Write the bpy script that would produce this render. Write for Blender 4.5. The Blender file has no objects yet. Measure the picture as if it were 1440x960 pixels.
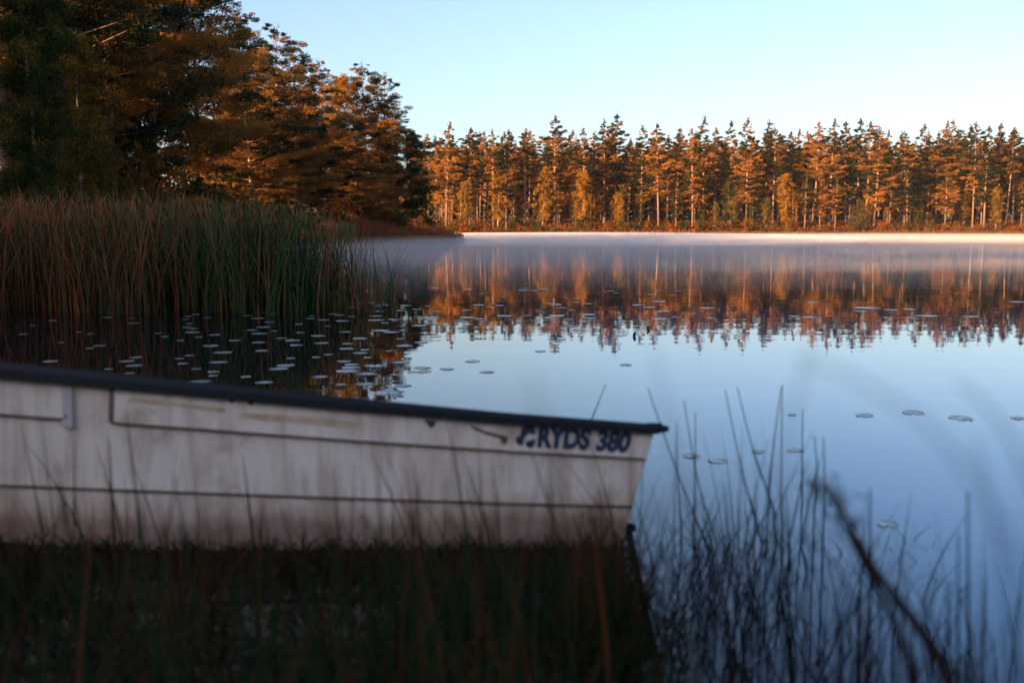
import bpy, math, random
import numpy as np
from mathutils import Vector, Matrix

sc = bpy.context.scene
col = sc.collection
rng = np.random.default_rng(11)
random.seed(11)
rad = math.radians

# ------------------------------------------------------------------ camera
CAM_H, F, PITCH = 1.5, 1400.0, rad(6.44)
cd = bpy.data.cameras.new('camera')
cam = bpy.data.objects.new('camera', cd); col.objects.link(cam)
cam.location = (0, 0, CAM_H)
cam.rotation_euler = (rad(90) - PITCH, 0, 0)
cd.sensor_width = 36; cd.lens = 35
cd.clip_start = 0.05; cd.clip_end = 6000
cd.dof.use_dof = True; cd.dof.focus_distance = 28; cd.dof.aperture_fstop = 1.5
cd.dof.aperture_blades = 0
sc.camera = cam

# ------------------------------------------------------------------ sky, sun, exposure
SUN_EL = rad(13.0)
sx, sy = -0.72, -0.69
n_ = math.hypot(sx, sy); sx /= n_; sy /= n_
w = bpy.data.worlds.new('World'); sc.world = w; w.use_nodes = True
nt = w.node_tree
sky = nt.nodes.new('ShaderNodeTexSky'); sky.sky_type = 'NISHITA'; sky.sun_disc = False
sky.sun_elevation = SUN_EL; sky.sun_rotation = math.atan2(sx, sy)
sky.air_density = 1.0; sky.dust_density = 2.0; sky.ozone_density = 3.2; sky.altitude = 0
bg = nt.nodes['Background']; bg.inputs['Strength'].default_value = 0.09
wb = nt.nodes.new('ShaderNodeMix'); wb.data_type = 'RGBA'; wb.blend_type = 'MULTIPLY'; wb.inputs[0].default_value = 1.0
wb.inputs[7].default_value = (1.10, 0.95, 0.91, 1)          # white balance of the daylight
nt.links.new(sky.outputs['Color'], wb.inputs[6]); nt.links.new(wb.outputs[2], bg.inputs['Color'])
sl = bpy.data.lights.new('sun', 'SUN'); sl.energy = 5.0; sl.angle = rad(0.5); sl.color = (1.0, 0.60, 0.31)
so = bpy.data.objects.new('sun', sl); col.objects.link(so)
to_sun = Vector((sx * math.cos(SUN_EL), sy * math.cos(SUN_EL), math.sin(SUN_EL)))
so.rotation_euler = to_sun.to_track_quat('Z', 'Y').to_euler(); so.location = to_sun * 60
vs = sc.view_settings
vs.view_transform = 'Standard'; vs.look = 'None'; vs.gamma = 1.0; vs.use_curve_mapping = False
vs.exposure = 2.0
sc.render.engine = 'CYCLES'
cy = sc.cycles
cy.use_denoising = True
try: cy.denoiser = 'OPENIMAGEDENOISE'
except Exception: pass
cy.use_adaptive_sampling = True; cy.adaptive_threshold = 0.02
cy.max_bounces = 7; cy.diffuse_bounces = 2; cy.glossy_bounces = 3; cy.transmission_bounces = 3
cy.transparent_max_bounces = 6; cy.volume_bounces = 1
cy.sample_clamp_indirect = 6.0; cy.caustics_reflective = False; cy.caustics_refractive = False
cy.volume_step_rate = 1.0

# ------------------------------------------------------------------ helpers
CP, SP = math.cos(PITCH), math.sin(PITCH)
def ray(px, py):
    a, b = (px - 720) / F, (480 - py) / F
    return np.array((a, CP + b * SP, b * CP - SP))
def at(px, py, y):                      # point of the photo at distance y in front of the lens
    d = ray(px, py); return np.array((0, 0, CAM_H)) + d * (y / d[1])
def on_water(px, py, z=0.0):
    d = ray(px, py); t = (z - CAM_H) / d[2]; return np.array((0, 0, CAM_H)) + d * t
def xat(px, y):
    return (px - 720) / F * y * (1.0)    # good near the horizon
def px_of(x, y): return 720 + F * x / y

def tag(o, label=None, cat=None, group=None, kind=None):
    if label: o['label'] = label
    if cat: o['category'] = cat
    if group: o['group'] = group
    if kind: o['kind'] = kind
    return o
def empty(name, loc=(0, 0, 0), rz=0, s=1.0):
    o = bpy.data.objects.new(name, None); col.objects.link(o)
    o.location = loc; o.rotation_euler = (0, 0, rz); o.scale = (s, s, s) if not hasattr(s, '__len__') else s
    o.empty_display_size = 0.3
    return o
def link(name, me, parent=None):
    o = bpy.data.objects.new(name, me); col.objects.link(o)
    if parent is not None: o.parent = parent
    return o

class MB:
    """collects polygons (with a material slot and a tint per face)"""
    def __init__(s): s.v = []; s.f = []; s.m = []; s.n = 0; s.t = []
    def add(s, verts, faces, mi=0, tint=0.0):
        s.v.extend([tuple(map(float, p)) for p in verts])
        s.f.extend([tuple(i + s.n for i in f) for f in faces]); s.m.extend([mi] * len(faces))
        s.t.extend([tint] * len(faces)); s.n += len(verts)
    def tube(s, pts, radii, seg=6, mi=0, tint=0.0, cap=True):
        pts = [np.array(p, float) for p in pts]
        rings = []
        for i, p in enumerate(pts):
            d = pts[min(i + 1, len(pts) - 1)] - pts[max(i - 1, 0)]
            d = d / (np.linalg.norm(d) + 1e-9)
            a = np.cross(d, (0.13, 0.97, 0.21) if abs(d[1]) < .9 else (1, 0, 0)); a /= np.linalg.norm(a) + 1e-9
            b = np.cross(d, a)
            for k in range(seg):
                t = 2 * math.pi * k / seg
                rings.append(p + radii[i] * (math.cos(t) * a + math.sin(t) * b))
        fs = []
        for i in range(len(pts) - 1):
            for k in range(seg):
                k2 = (k + 1) % seg
                fs.append((i * seg + k, i * seg + k2, (i + 1) * seg + k2, (i + 1) * seg + k))
        if cap:
            fs.append(tuple(range(seg))[::-1]); fs.append(tuple((len(pts) - 1) * seg + k for k in range(seg)))
        s.add(rings, fs, mi, tint)
    def box(s, c, d, mi=0):
        x, y, z = c; a, b, e = d[0] / 2, d[1] / 2, d[2] / 2
        v = [(x + i * a, y + j * b, z + k * e) for k in (-1, 1) for j in (-1, 1) for i in (-1, 1)]
        s.add(v, [(0, 2, 3, 1), (4, 5, 7, 6), (0, 1, 5, 4), (2, 6, 7, 3), (0, 4, 6, 2), (1, 3, 7, 5)], mi)
    def mesh(s, name, mats, smooth=False):
        me = bpy.data.meshes.new(name); me.from_pydata(s.v, [], s.f)
        for m in (mats if isinstance(mats, (list, tuple)) else [mats]): me.materials.append(m)
        me.polygons.foreach_set('material_index', s.m)
        if any(s.t):
            at_ = me.attributes.new('tint', 'FLOAT', 'FACE'); at_.data.foreach_set('value', s.t)
        if smooth: me.polygons.foreach_set('use_smooth', [True] * len(s.f))
        me.update(); return me

def quads(name, V, mat, tint=None, smooth=False):
    """V: (n,4,3) array of separate quads"""
    n = len(V)
    me = bpy.data.meshes.new(name)
    me.vertices.add(4 * n); me.loops.add(4 * n); me.polygons.add(n)
    me.vertices.foreach_set('co', np.ascontiguousarray(V, dtype=np.float32).ravel())
    me.loops.foreach_set('vertex_index', np.arange(4 * n, dtype=np.int32))
    me.polygons.foreach_set('loop_start', np.arange(0, 4 * n, 4, dtype=np.int32))
    me.materials.append(mat)
    if tint is not None:
        a = me.attributes.new('tint', 'FLOAT', 'FACE'); a.data.foreach_set('value', np.asarray(tint, dtype=np.float32))
    me.update(); me.validate()
    return me
def unit(a): return a / (np.linalg.norm(a, axis=-1, keepdims=True) + 1e-9)
def leaf_quads(P, D, L, W):
    n = len(P); D = unit(D)
    S = unit(np.cross(D, rng.normal(size=(n, 3))))
    L = np.asarray(L).reshape(-1, 1) * np.ones((n, 1)); W = np.asarray(W).reshape(-1, 1) * np.ones((n, 1))
    return np.stack([P - D * L / 2, P + S * W / 2, P + D * L / 2, P - S * W / 2], 1)
def strips(name, base, tip_off, height, width, nseg, mat, tint, bend=2.0, face=None):
    """blades of grass: tapered ribbons. base (n,3), tip_off (n,2) horizontal drift of the tip, height (n)"""
    n = len(base)
    ang = rng.uniform(0, math.pi, n) if face is None else face
    side = np.stack([np.cos(ang), np.sin(ang), np.zeros(n)], 1)
    out = []
    prev = None
    for k in range(nseg + 1):
        t = k / nseg
        c = base + np.stack([tip_off[:, 0] * t ** bend, tip_off[:, 1] * t ** bend, height * (t - 0.12 * (t ** 3) * np.hypot(tip_off[:, 0], tip_off[:, 1]) / np.maximum(height, .01))], 1)
        wd = (width * (1 - 0.85 * t ** 1.6))[:, None] * side * 0.5
        cur = (c - wd, c + wd)
        if prev is not None: out.append(np.stack([prev[0], prev[1], cur[1], cur[0]], 1))
        prev = cur
    V = np.stack(out, 1).reshape(-1, 4, 3)
    return quads(name, V, mat, np.repeat(tint, nseg))

# ------------------------------------------------------------------ materials
def new_mat(name):
    m = bpy.data.materials.new(name); m.use_nodes = True
    t = m.node_tree; b = t.nodes['Principled BSDF']; return m, t, b
def N(t, typ, **kw):
    n = t.nodes.new(typ)
    for k, v in kw.items():
        if k in n.inputs: n.inputs[k].default_value = v
        else: setattr(n, k, v)
    return n
def ramp(t, stops, src=None, interp='LINEAR'):
    r = t.nodes.new('ShaderNodeValToRGB'); r.color_ramp.interpolation = interp
    e = r.color_ramp.elements
    while len(e) < len(stops): e.new(0.5)
    for x, (p, c) in zip(e, stops): x.position = p; x.color = (*c, 1) if len(c) == 3 else c
    if src is not None: t.links.new(src, r.inputs['Fac'])
    return r
def mat_plain(name, c, rough=0.6, spec=0.3, noise=None):
    m, t, b = new_mat(name)
    b.inputs['Roughness'].default_value = rough; b.inputs['Specular IOR Level'].default_value = spec
    if noise:
        nz = N(t, 'ShaderNodeTexNoise', Scale=noise[0], Detail=6.0)
        tc = N(t, 'ShaderNodeTexCoord'); t.links.new(tc.outputs['Object'], nz.inputs['Vector'])
        r = ramp(t, [(0.3, c), (0.7, noise[1])], nz.outputs['Fac']); t.links.new(r.outputs['Color'], b.inputs['Base Color'])
    else: b.inputs['Base Color'].default_value = (*c, 1)
    return m
def mat_leaf(name, stops, trans=0.4, objvar=0.25):
    """foliage: colour from the leaf's own tint, shifted per plant; lets light through"""
    m = bpy.data.materials.new(name); m.use_nodes = True; t = m.node_tree; t.nodes.clear()
    out = N(t, 'ShaderNodeOutputMaterial')
    a = N(t, 'ShaderNodeAttribute', attribute_name='tint'); oi = N(t, 'ShaderNodeObjectInfo')
    mu = N(t, 'ShaderNodeMath', operation='MULTIPLY_ADD'); mu.inputs[1].default_value = objvar * 2; 
    sub = N(t, 'ShaderNodeMath', operation='SUBTRACT'); sub.inputs[1].default_value = 0.5
    t.links.new(oi.outputs['Random'], sub.inputs[0]); t.links.new(sub.outputs[0], mu.inputs[0]); t.links.new(a.outputs['Fac'], mu.inputs[2])
    r = ramp(t, stops, mu.outputs[0])
    d = N(t, 'ShaderNodeBsdfDiffuse'); tr = N(t, 'ShaderNodeBsdfTranslucent'); mx = N(t, 'ShaderNodeMixShader', Fac=trans)
    t.links.new(r.outputs['Color'], d.inputs['Color']); t.links.new(r.outputs['Color'], tr.inputs['Color'])
    t.links.new(d.outputs[0], mx.inputs[1]); t.links.new(tr.outputs[0], mx.inputs[2]); t.links.new(mx.outputs[0], out.inputs['Surface'])
    return m

M = {}
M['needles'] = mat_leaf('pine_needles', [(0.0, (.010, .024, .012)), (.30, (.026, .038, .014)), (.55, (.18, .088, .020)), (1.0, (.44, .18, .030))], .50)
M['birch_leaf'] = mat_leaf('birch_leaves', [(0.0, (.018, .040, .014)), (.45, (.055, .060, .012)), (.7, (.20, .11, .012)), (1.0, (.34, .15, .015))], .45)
M['shrub_leaf'] = mat_leaf('shrub_leaves', [(0.0, (.015, .028, .010)), (.4, (.06, .055, .012)), (.7, (.17, .075, .014)), (1.0, (.22, .055, .014))], .4)
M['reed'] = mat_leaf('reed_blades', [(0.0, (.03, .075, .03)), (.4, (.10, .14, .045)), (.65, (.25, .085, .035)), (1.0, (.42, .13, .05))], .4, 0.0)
M['reed_dark'] = mat_leaf('reed_inner_shade', [(0.0, (.008, .016, .008)), (.5, (.022, .040, .016)), (1.0, (.085, .034, .016))], .3, 0.0)  # shade between the stems put into the colour of a darker reed copy
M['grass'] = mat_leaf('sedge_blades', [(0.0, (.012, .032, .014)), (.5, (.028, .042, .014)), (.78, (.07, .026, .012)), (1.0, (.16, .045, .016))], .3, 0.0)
M['peat'] = mat_leaf('reflection_band_grass', [(0.0, (.010, .012, .006)), (.5, (.034, .013, .008)), (1.0, (.075, .022, .012))], .2, 0.0)  # dark tone stands in for the reflection band below the hull
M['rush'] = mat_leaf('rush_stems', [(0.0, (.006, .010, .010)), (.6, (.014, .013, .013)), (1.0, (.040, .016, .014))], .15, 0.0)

def bark_mat(name, lo, hi, z0, z1, wrap):
    m, t, b = new_mat(name); b.inputs['Roughness'].default_value = .9; b.inputs['Specular IOR Level'].default_value = .1
    tc = N(t, 'ShaderNodeTexCoord'); sp = N(t, 'ShaderNodeSeparateXYZ'); t.links.new(tc.outputs['Object'], sp.inputs[0])
    mr = N(t, 'ShaderNodeMapRange'); mr.inputs['From Min'].default_value = z0; mr.inputs['From Max'].default_value = z1
    t.links.new(sp.outputs['Z'], mr.inputs['Value'])
    nz = N(t, 'ShaderNodeTexNoise', Scale=wrap, Detail=5.0); t.links.new(tc.outputs['Object'], nz.inputs['Vector'])
    ad = N(t, 'ShaderNodeMath', operation='MULTIPLY_ADD'); ad.inputs[1].default_value = .6; t.links.new(nz.outputs['Fac'], ad.inputs[0])
    sb = N(t, 'ShaderNodeMath', operation='SUBTRACT'); sb.inputs[1].default_value = .3; t.links.new(mr.outputs[0], sb.inputs[0]); t.links.new(sb.outputs[0], ad.inputs[2])
    r = ramp(t, [(0.0, lo), (1.0, hi)], ad.outputs[0]); t.links.new(r.outputs['Color'], b.inputs['Base Color'])
    bp = N(t, 'ShaderNodeBump', Strength=.6, Distance=.05); t.links.new(nz.outputs['Fac'], bp.inputs['Height']); t.links.new(bp.outputs[0], b.inputs['Normal'])
    return m
M['pine_bark'] = bark_mat('pine_bark', (.13, .085, .07), (.34, .17, .09), 2, 10, 6.0)
M['twig'] = mat_plain('dark_twig', (.05, .03, .024), .9, .1)
M['birch_bark'] = bark_mat('birch_bark', (.10, .085, .075), (.34, .30, .27), 0, 1.5, 3.0)

# ground: forest floor of heath and needles
def ground_mat():
    m, t, b = new_mat('forest_floor'); b.inputs['Roughness'].default_value = 1; b.inputs['Specular IOR Level'].default_value = .05
    tc = N(t, 'ShaderNodeTexCoord')
    n1 = N(t, 'ShaderNodeTexNoise', Scale=.35, Detail=8.0); n2 = N(t, 'ShaderNodeTexNoise', Scale=3.0, Detail=6.0)
    for n in (n1, n2): t.links.new(tc.outputs['Object'], n.inputs['Vector'])
    r1 = ramp(t, [(.3, (.03, .03, .012)), (.5, (.09, .045, .018)), (.7, (.16, .055, .02))], n1.outputs['Fac'])
    r2 = ramp(t, [(.3, (.35, .35, .35)), (.7, (1.2, 1.1, 1.0))], n2.outputs['Fac'])
    mx = N(t, 'ShaderNodeMix', data_type='RGBA', blend_type='MULTIPLY'); mx.inputs[0].default_value = 1
    t.links.new(r1.outputs['Color'], mx.inputs[6]); t.links.new(r2.outputs['Color'], mx.inputs[7])
    t.links.new(mx.outputs[2], b.inputs['Base Color'])
    bp = N(t, 'ShaderNodeBump', Strength=.8, Distance=.2); t.links.new(n2.outputs['Fac'], bp.inputs['Height']); t.links.new(bp.outputs[0], b.inputs['Normal'])
    return m
M['ground'] = ground_mat()

def water_mat():
    m, t, b = new_mat('lake_water')
    b.inputs['Base Color'].default_value = (.006, .009, .013, 1)
    b.inputs['IOR'].default_value = 1.5; b.inputs['Roughness'].default_value = .015
    b.inputs['Specular IOR Level'].default_value = .5
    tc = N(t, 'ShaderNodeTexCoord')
    # sky's blue reflection painted into the base colour at near right, dark elsewhere
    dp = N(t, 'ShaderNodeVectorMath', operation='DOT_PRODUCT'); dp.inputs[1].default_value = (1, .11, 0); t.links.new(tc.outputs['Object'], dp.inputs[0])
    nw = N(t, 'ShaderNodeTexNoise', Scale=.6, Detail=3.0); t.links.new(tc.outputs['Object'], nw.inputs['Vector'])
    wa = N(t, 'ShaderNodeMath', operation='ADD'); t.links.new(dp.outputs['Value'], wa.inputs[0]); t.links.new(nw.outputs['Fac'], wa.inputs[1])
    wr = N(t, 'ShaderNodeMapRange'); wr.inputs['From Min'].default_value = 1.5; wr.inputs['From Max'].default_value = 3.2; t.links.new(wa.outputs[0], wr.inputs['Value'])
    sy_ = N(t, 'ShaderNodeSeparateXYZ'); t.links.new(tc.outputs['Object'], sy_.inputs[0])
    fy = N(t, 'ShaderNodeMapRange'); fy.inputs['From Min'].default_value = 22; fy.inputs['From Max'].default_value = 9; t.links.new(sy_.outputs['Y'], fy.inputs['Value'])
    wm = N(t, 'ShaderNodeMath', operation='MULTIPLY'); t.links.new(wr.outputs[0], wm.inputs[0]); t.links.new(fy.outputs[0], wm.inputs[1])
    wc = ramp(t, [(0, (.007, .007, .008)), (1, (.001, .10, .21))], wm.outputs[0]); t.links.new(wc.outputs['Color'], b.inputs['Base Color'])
    mp = N(t, 'ShaderNodeMapping'); mp.inputs['Scale'].default_value = (.45, 1.0, 1); t.links.new(tc.outputs['Object'], mp.inputs['Vector'])
    n1 = N(t, 'ShaderNodeTexNoise', Scale=1.3, Detail=3.0, Roughness=.5, Distortion=.3); t.links.new(mp.outputs[0], n1.inputs['Vector'])
    n2 = N(t, 'ShaderNodeTexNoise', Scale=.03, Detail=2.0); t.links.new(tc.outputs['Object'], n2.inputs['Vector'])
    amp = ramp(t, [(.35, (.25, .25, .25)), (.65, (1, 1, 1))], n2.outputs['Fac'])
    mu = N(t, 'ShaderNodeMath', operation='MULTIPLY'); t.links.new(n1.outputs['Fac'], mu.inputs[0]); t.links.new(amp.outputs['Color'], mu.inputs[1])
    bp = N(t, 'ShaderNodeBump', Strength=1.0, Distance=.0045); t.links.new(mu.outputs[0], bp.inputs['Height']); t.links.new(bp.outputs[0], b.inputs['Normal'])
    return m
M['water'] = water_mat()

def mist_mat(name, dens, col_=(.95, .95, .97), aniso=0.0):
    m = bpy.data.materials.new(name); m.use_nodes = True; t = m.node_tree; t.nodes.clear()
    out = N(t, 'ShaderNodeOutputMaterial'); v = N(t, 'ShaderNodeVolumePrincipled')
    v.inputs['Color'].default_value = (*col_, 1); v.inputs['Density'].default_value = dens; v.inputs['Anisotropy'].default_value = aniso
    t.links.new(v.outputs[0], out.inputs['Volume']); return m

# ------------------------------------------------------------------ terrain, water
SHORE = np.array([(-46, 14), (-40, 4), (-20, 1.0), (-8, 1.2), (-2, 1.5), (3, 1.4), (10, .5), (60, -4), (140, 10), (260, 60), (330, 160), (300, 205), (200, 209),
                  (120, 207), (70, 208), (30, 206), (0, 208), (-14, 207), (-34, 196), (-44, 170), (-30, 150), (-12, 142), (-6.3, 137), (-7.2, 125), (-12, 106),
                  (-16, 98), (-17, 80), (-17, 60), (-15, 44), (-13.5, 34), (-15, 29), (-22, 27), (-34, 25)], float)
def sdf(X, Y):
    """distance to the shoreline, positive on land"""
    A = SHORE; B = np.roll(SHORE, -1, 0)
    d = np.full(X.shape, 1e9); inside = np.zeros(X.shape, bool)
    for (ax, ay), (bx, by) in zip(A, B):
        ex, ey = bx - ax, by - ay
        t = np.clip(((X - ax) * ex + (Y - ay) * ey) / (ex * ex + ey * ey + 1e-9), 0, 1)
        d = np.minimum(d, np.hypot(X - ax - t * ex, Y - ay - t * ey))
        c = ((ay > Y) != (by > Y)) & (X < ex * (Y - ay) / (ey + 1e-12) + ax)
        inside ^= c
    return np.where(inside, -d, d)
def ground_z(X, Y):
    X = np.asarray(X, float); Y = np.asarray(Y, float)
    d = sdf(X, Y)
    near = (np.hypot(X, Y) < 14)
    land = np.where(near, .25 * np.tanh(d / 1.0) + .02 * np.maximum(d, 0), .35 * np.tanh(d / .8) + 2.4 * (1 - np.exp(-np.maximum(d, 0) / 9)) + .012 * np.maximum(d, 0))
    bump = .12 * np.sin(X * .7 + 1.3 * np.sin(Y * .31)) * np.cos(Y * .53) + .25 * np.sin(X * .19 + 2) * np.sin(Y * .23)
    z = np.where(d > 0, land + bump * np.clip(d / 6, 0, 1), np.maximum(d * .25, -2.5))
    return z
def axis(lo, hi, step, far):
    mid = np.arange(lo, hi + .1, step); out = []; s = step; x = hi
    while x < far: s *= 1.35; x += s; out.append(x)
    neg = []; s = step; x = lo
    while x > -far: s *= 1.35; x -= s; neg.append(x)
    return np.array(neg[::-1] + list(mid) + out)
xs, ys = axis(-50, 140, 1.6, 2500), axis(-20, 250, 1.6, 2500)
GX, GY = np.meshgrid(xs, ys); GZ = ground_z(GX, GY)
nx, ny = len(xs), len(ys)
verts = np.stack([GX.ravel(), GY.ravel(), GZ.ravel()], 1)
ii = (np.arange(ny - 1)[:, None] * nx + np.arange(nx - 1)[None, :]).ravel()
faces = np.stack([ii, ii + 1, ii + nx + 1, ii + nx], 1)
me = bpy.data.meshes.new('ground'); me.from_pydata(verts.tolist(), [], faces.tolist()); me.materials.append(M['ground'])
me.polygons.foreach_set('use_smooth', [True] * len(me.polygons))
g = link('ground', me); tag(g, kind='structure')
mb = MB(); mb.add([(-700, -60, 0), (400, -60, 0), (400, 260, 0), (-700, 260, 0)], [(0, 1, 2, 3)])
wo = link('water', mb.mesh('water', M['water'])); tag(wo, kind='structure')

# ------------------------------------------------------------------ trees
def pine_meshes(h, cb, R, nb, pads, per, ls, seed, thick, lw=.33, top=1.0, detail=1.0, rnd=0.0, ts=0.0):
    """Scots pine: bare trunk, whorls of limbs carrying flat pads of needles. returns (trunk mesh, crown mesh)"""
    global rng
    rng = np.random.default_rng(seed); r = rng
    mb = MB()
    k = 9; bx, by = r.normal(0, .25), r.normal(0, .25)
    ph = r.uniform(0, 6, 2)
    def axis_pt(t):
        return np.array((bx * t + .18 * math.sin(3 * t + ph[0]) * t, by * t + .18 * math.sin(2.6 * t + ph[1]) * t, h * t))
    mb.tube([axis_pt(i / k) - (np.array((0, 0, .5)) if i == 0 else 0) for i in range(k + 1)], [thick * (1.25 if i == 0 else 1) * (1 - .88 * (i / k) ** 1.1) for i in range(k + 1)], 7)
    P = []; D = []; T = []; S = []
    az = r.uniform(0, 6.28)
    for b in range(nb):
        u = (b + r.uniform(0, .8)) / nb                     # 0 at the crown's foot, 1 at the top
        t = cb + (1 - cb) * u * .985
        prof = (math.sin(math.pi * min(1, (u * (.80 - .08 * rnd) + .20))) ** .8) * (1.12 - (.5 - .42 * rnd) * u) * (.55 + .45 * min(1, u * 4))
        ln = R * prof * r.uniform(.55, 1.18) + .25
        if r.random() < .10: ln *= .4
        az += 2.399 + r.normal(0, .5)
        d = np.array((math.cos(az), math.sin(az), 0))
        rise = .12 + .55 * u ** 2 + r.normal(0, .12 + .10 * rnd) + .12 * rnd
        a = axis_pt(t)
        def bp(s): return a + d * ln * s + np.array((0, 0, ln * (rise * s - .10 * s * (1 - u) + .12 * s * s)))
        mb.tube([bp(0), bp(.35), bp(.7), bp(1)], [max(.018, thick * .26 * (1 - .6 * u)) * q for q in (1, .75, .5, .25)], 4, cap=False)
        clump = r.uniform(0, 1)
        npd = max(1, int(round(pads * (ln / R) + r.uniform(-.3, .6))))
        for p in range(npd):
            s = r.uniform(.32, 1.05) if p else 1.0
            lat = np.cross(d, (0, 0, 1)) * r.normal(0, .26) * ln * (.3 + s * .7)
            c = bp(s) + lat + np.array((0, 0, r.normal(.05, .10)))
            pr = r.uniform(.55, 1.0) * (.35 + .16 * ln) * (1 if u < .9 else .75)
            n = max(4, int(per * r.uniform(.6, 1.3) * (pr / .7)))
            q = r.normal(size=(n, 3)); q = unit(q) * (r.random((n, 1)) ** .45)
            q *= np.array((pr, pr, pr * (.36 + .20 * rnd)))
            P.append(c + q + np.array((0, 0, .05)))
            dd = unit(q) + d * .4 + np.array((0, 0, .55)) + r.normal(size=(n, 3)) * .55
            D.append(dd); S.append(np.full(n, ls) * r.uniform(.6, 1.25, n))
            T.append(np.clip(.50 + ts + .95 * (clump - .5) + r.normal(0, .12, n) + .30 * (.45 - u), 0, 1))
    # leader
    n = int(per * 1.2); c = axis_pt(1.0)
    q = r.normal(size=(n, 3)) * np.array((.18, .18, .45)) * top
    P.append(c + q); D.append(np.array((0, 0, 1.2)) + r.normal(size=(n, 3)) * .6); S.append(np.full(n, ls)); T.append(np.clip(r.normal(.4, .15, n), 0, 1))
    P, D, S, T = map(np.concatenate, (P, D, S, T))
    # a few dead snags below the crown
    for i in range(int(6 * detail)):
        t = r.uniform(.4 * cb, cb); az2 = r.uniform(0, 6.28); ln = r.uniform(.4, 1.3)
        a = axis_pt(t); e = a + np.array((math.cos(az2) * ln, math.sin(az2) * ln, r.uniform(-.3, .2)))
        mb.tube([a, e], [.03, .008], 3, cap=False)
    V = leaf_quads(P, D, S, S * lw)
    return mb.mesh('pine_trunk', M['pine_bark'], True), quads('pine_crown', V, M['needles'], T)

def birch_meshes(h, cb, R, nb, per, ls, seed, thick, tmean=.6, leaf='birch_leaf', droop=.55, bark='birch_bark', tsd=.16):
    global rng
    rng = np.random.default_rng(seed); r = rng
    mb = MB(); k = 8; ph = r.uniform(0, 6, 2); lean = r.normal(0, .4, 2)
    def ax(t): return np.array((lean[0] * t + .25 * math.sin(3 * t + ph[0]) * t, lean[1] * t + .25 * math.sin(2.4 * t + ph[1]) * t, h * t))
    mb.tube([ax(i / k) - (np.array((0, 0, .4)) if i == 0 else 0) for i in range(k + 1)], [thick * (1 - .9 * (i / k)) for i in range(k + 1)], 7)
    P = []; D = []; T = []
    az = r.uniform(0, 6)
    for b in range(nb):
        u = (b + r.random()) / nb; t = cb + (1 - cb) * u * .98
        ln = R * (math.sin(math.pi * (.12 + .82 * u)) ** .7) * r.uniform(.6, 1.15)
        az += 2.399 + r.normal(0, .4); d = np.array((math.cos(az), math.sin(az), 0)); a = ax(t)
        up = .75 + .3 * u
        def bp(s): return a + d * ln * s + np.array((0, 0, ln * (up * s - droop * 1.3 * s * s)))
        mb.tube([bp(0), bp(.4), bp(.8), bp(1)], [thick * .14 * q + .005 for q in (1, .6, .3, .1)], 4, mi=1, cap=False)
        cl = r.random()
        for p in range(r.integers(4, 8)):                       # hanging sprays
            s = r.uniform(.02, 1.02); c = bp(s) + np.cross(d, (0, 0, 1)) * r.normal(0, .25) * ln * .6
            n = max(3, int(per * r.uniform(.5, 1.4)))
            hang = r.random(n) ** .8 * r.uniform(.3, 1.6) * droop
            q = r.normal(size=(n, 3)) * np.array((.22, .22, .12)) * (.6 + .12 * R)
            q[:, 2] -= hang * (.4 + .25 * R)
            P.append(c + q); D.append(r.normal(size=(n, 3)) + np.array((0, 0, -.6)))
            T.append(np.clip(tmean + .4 * (cl - .5) + r.normal(0, tsd, n), 0, 1))
    P, D, T = map(np.concatenate, (P, D, T)); S = ls * r.uniform(.6, 1.3, len(P))
    return mb.mesh('birch_trunk', [M[bark], M['twig']], True), quads('birch_crown', leaf_quads(P, D, S, S * .62), M[leaf], T)

def shrub_meshes(h, R, n, ls, seed, tmean):
    global rng
    rng = np.random.default_rng(seed); r = rng
    mb = MB(); P = []; D = []; T = []
    nst = 9
    for i in range(nst):
        az = r.uniform(0, 6.28); out = R * r.uniform(.2, 1); hh = h * r.uniform(.55, 1.0)
        e = np.array((math.cos(az) * out, math.sin(az) * out, hh)); m_ = e * np.array((.45, .45, .6))
        mb.tube([(0, 0, -.15), m_, e], [.03, .02, .006], 4, cap=False)
        k = n // nst; f = r.random(k) ** .6
        p = e * f[:, None] + r.normal(size=(k, 3)) * np.array((.22 * R, .22 * R, .13 * h))
        p[:, 2] = np.abs(p[:, 2]); P.append(p); D.append(r.normal(size=(k, 3)) + np.array((0, 0, .5)))
        T.append(np.clip(tmean + r.normal(0, .12) + r.normal(0, .13, k), 0, 1))
    P, D, T = map(np.concatenate, (P, D, T)); S = ls * r.uniform(.6, 1.3, len(P))
    return mb.mesh('shrub_stem', M['pine_bark'], True), quads('shrub_crown', leaf_quads(P, D, S, S * .6), M['shrub_leaf'], T)

def plant(name, meshes, x, y, s, rz, label, cat, group=None, part=('trunk', 'crown'), z=None, tilt=(0, 0)):
    z = float(ground_z(np.array([x]), np.array([y]))[0]) if z is None else z
    e = empty(name, (x, y, z), rz, s); e.rotation_euler = (tilt[0], tilt[1], rz)
    link(part[0], meshes[0], e); link(part[1], meshes[1], e)
    return tag(e, label, cat, group)

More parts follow.
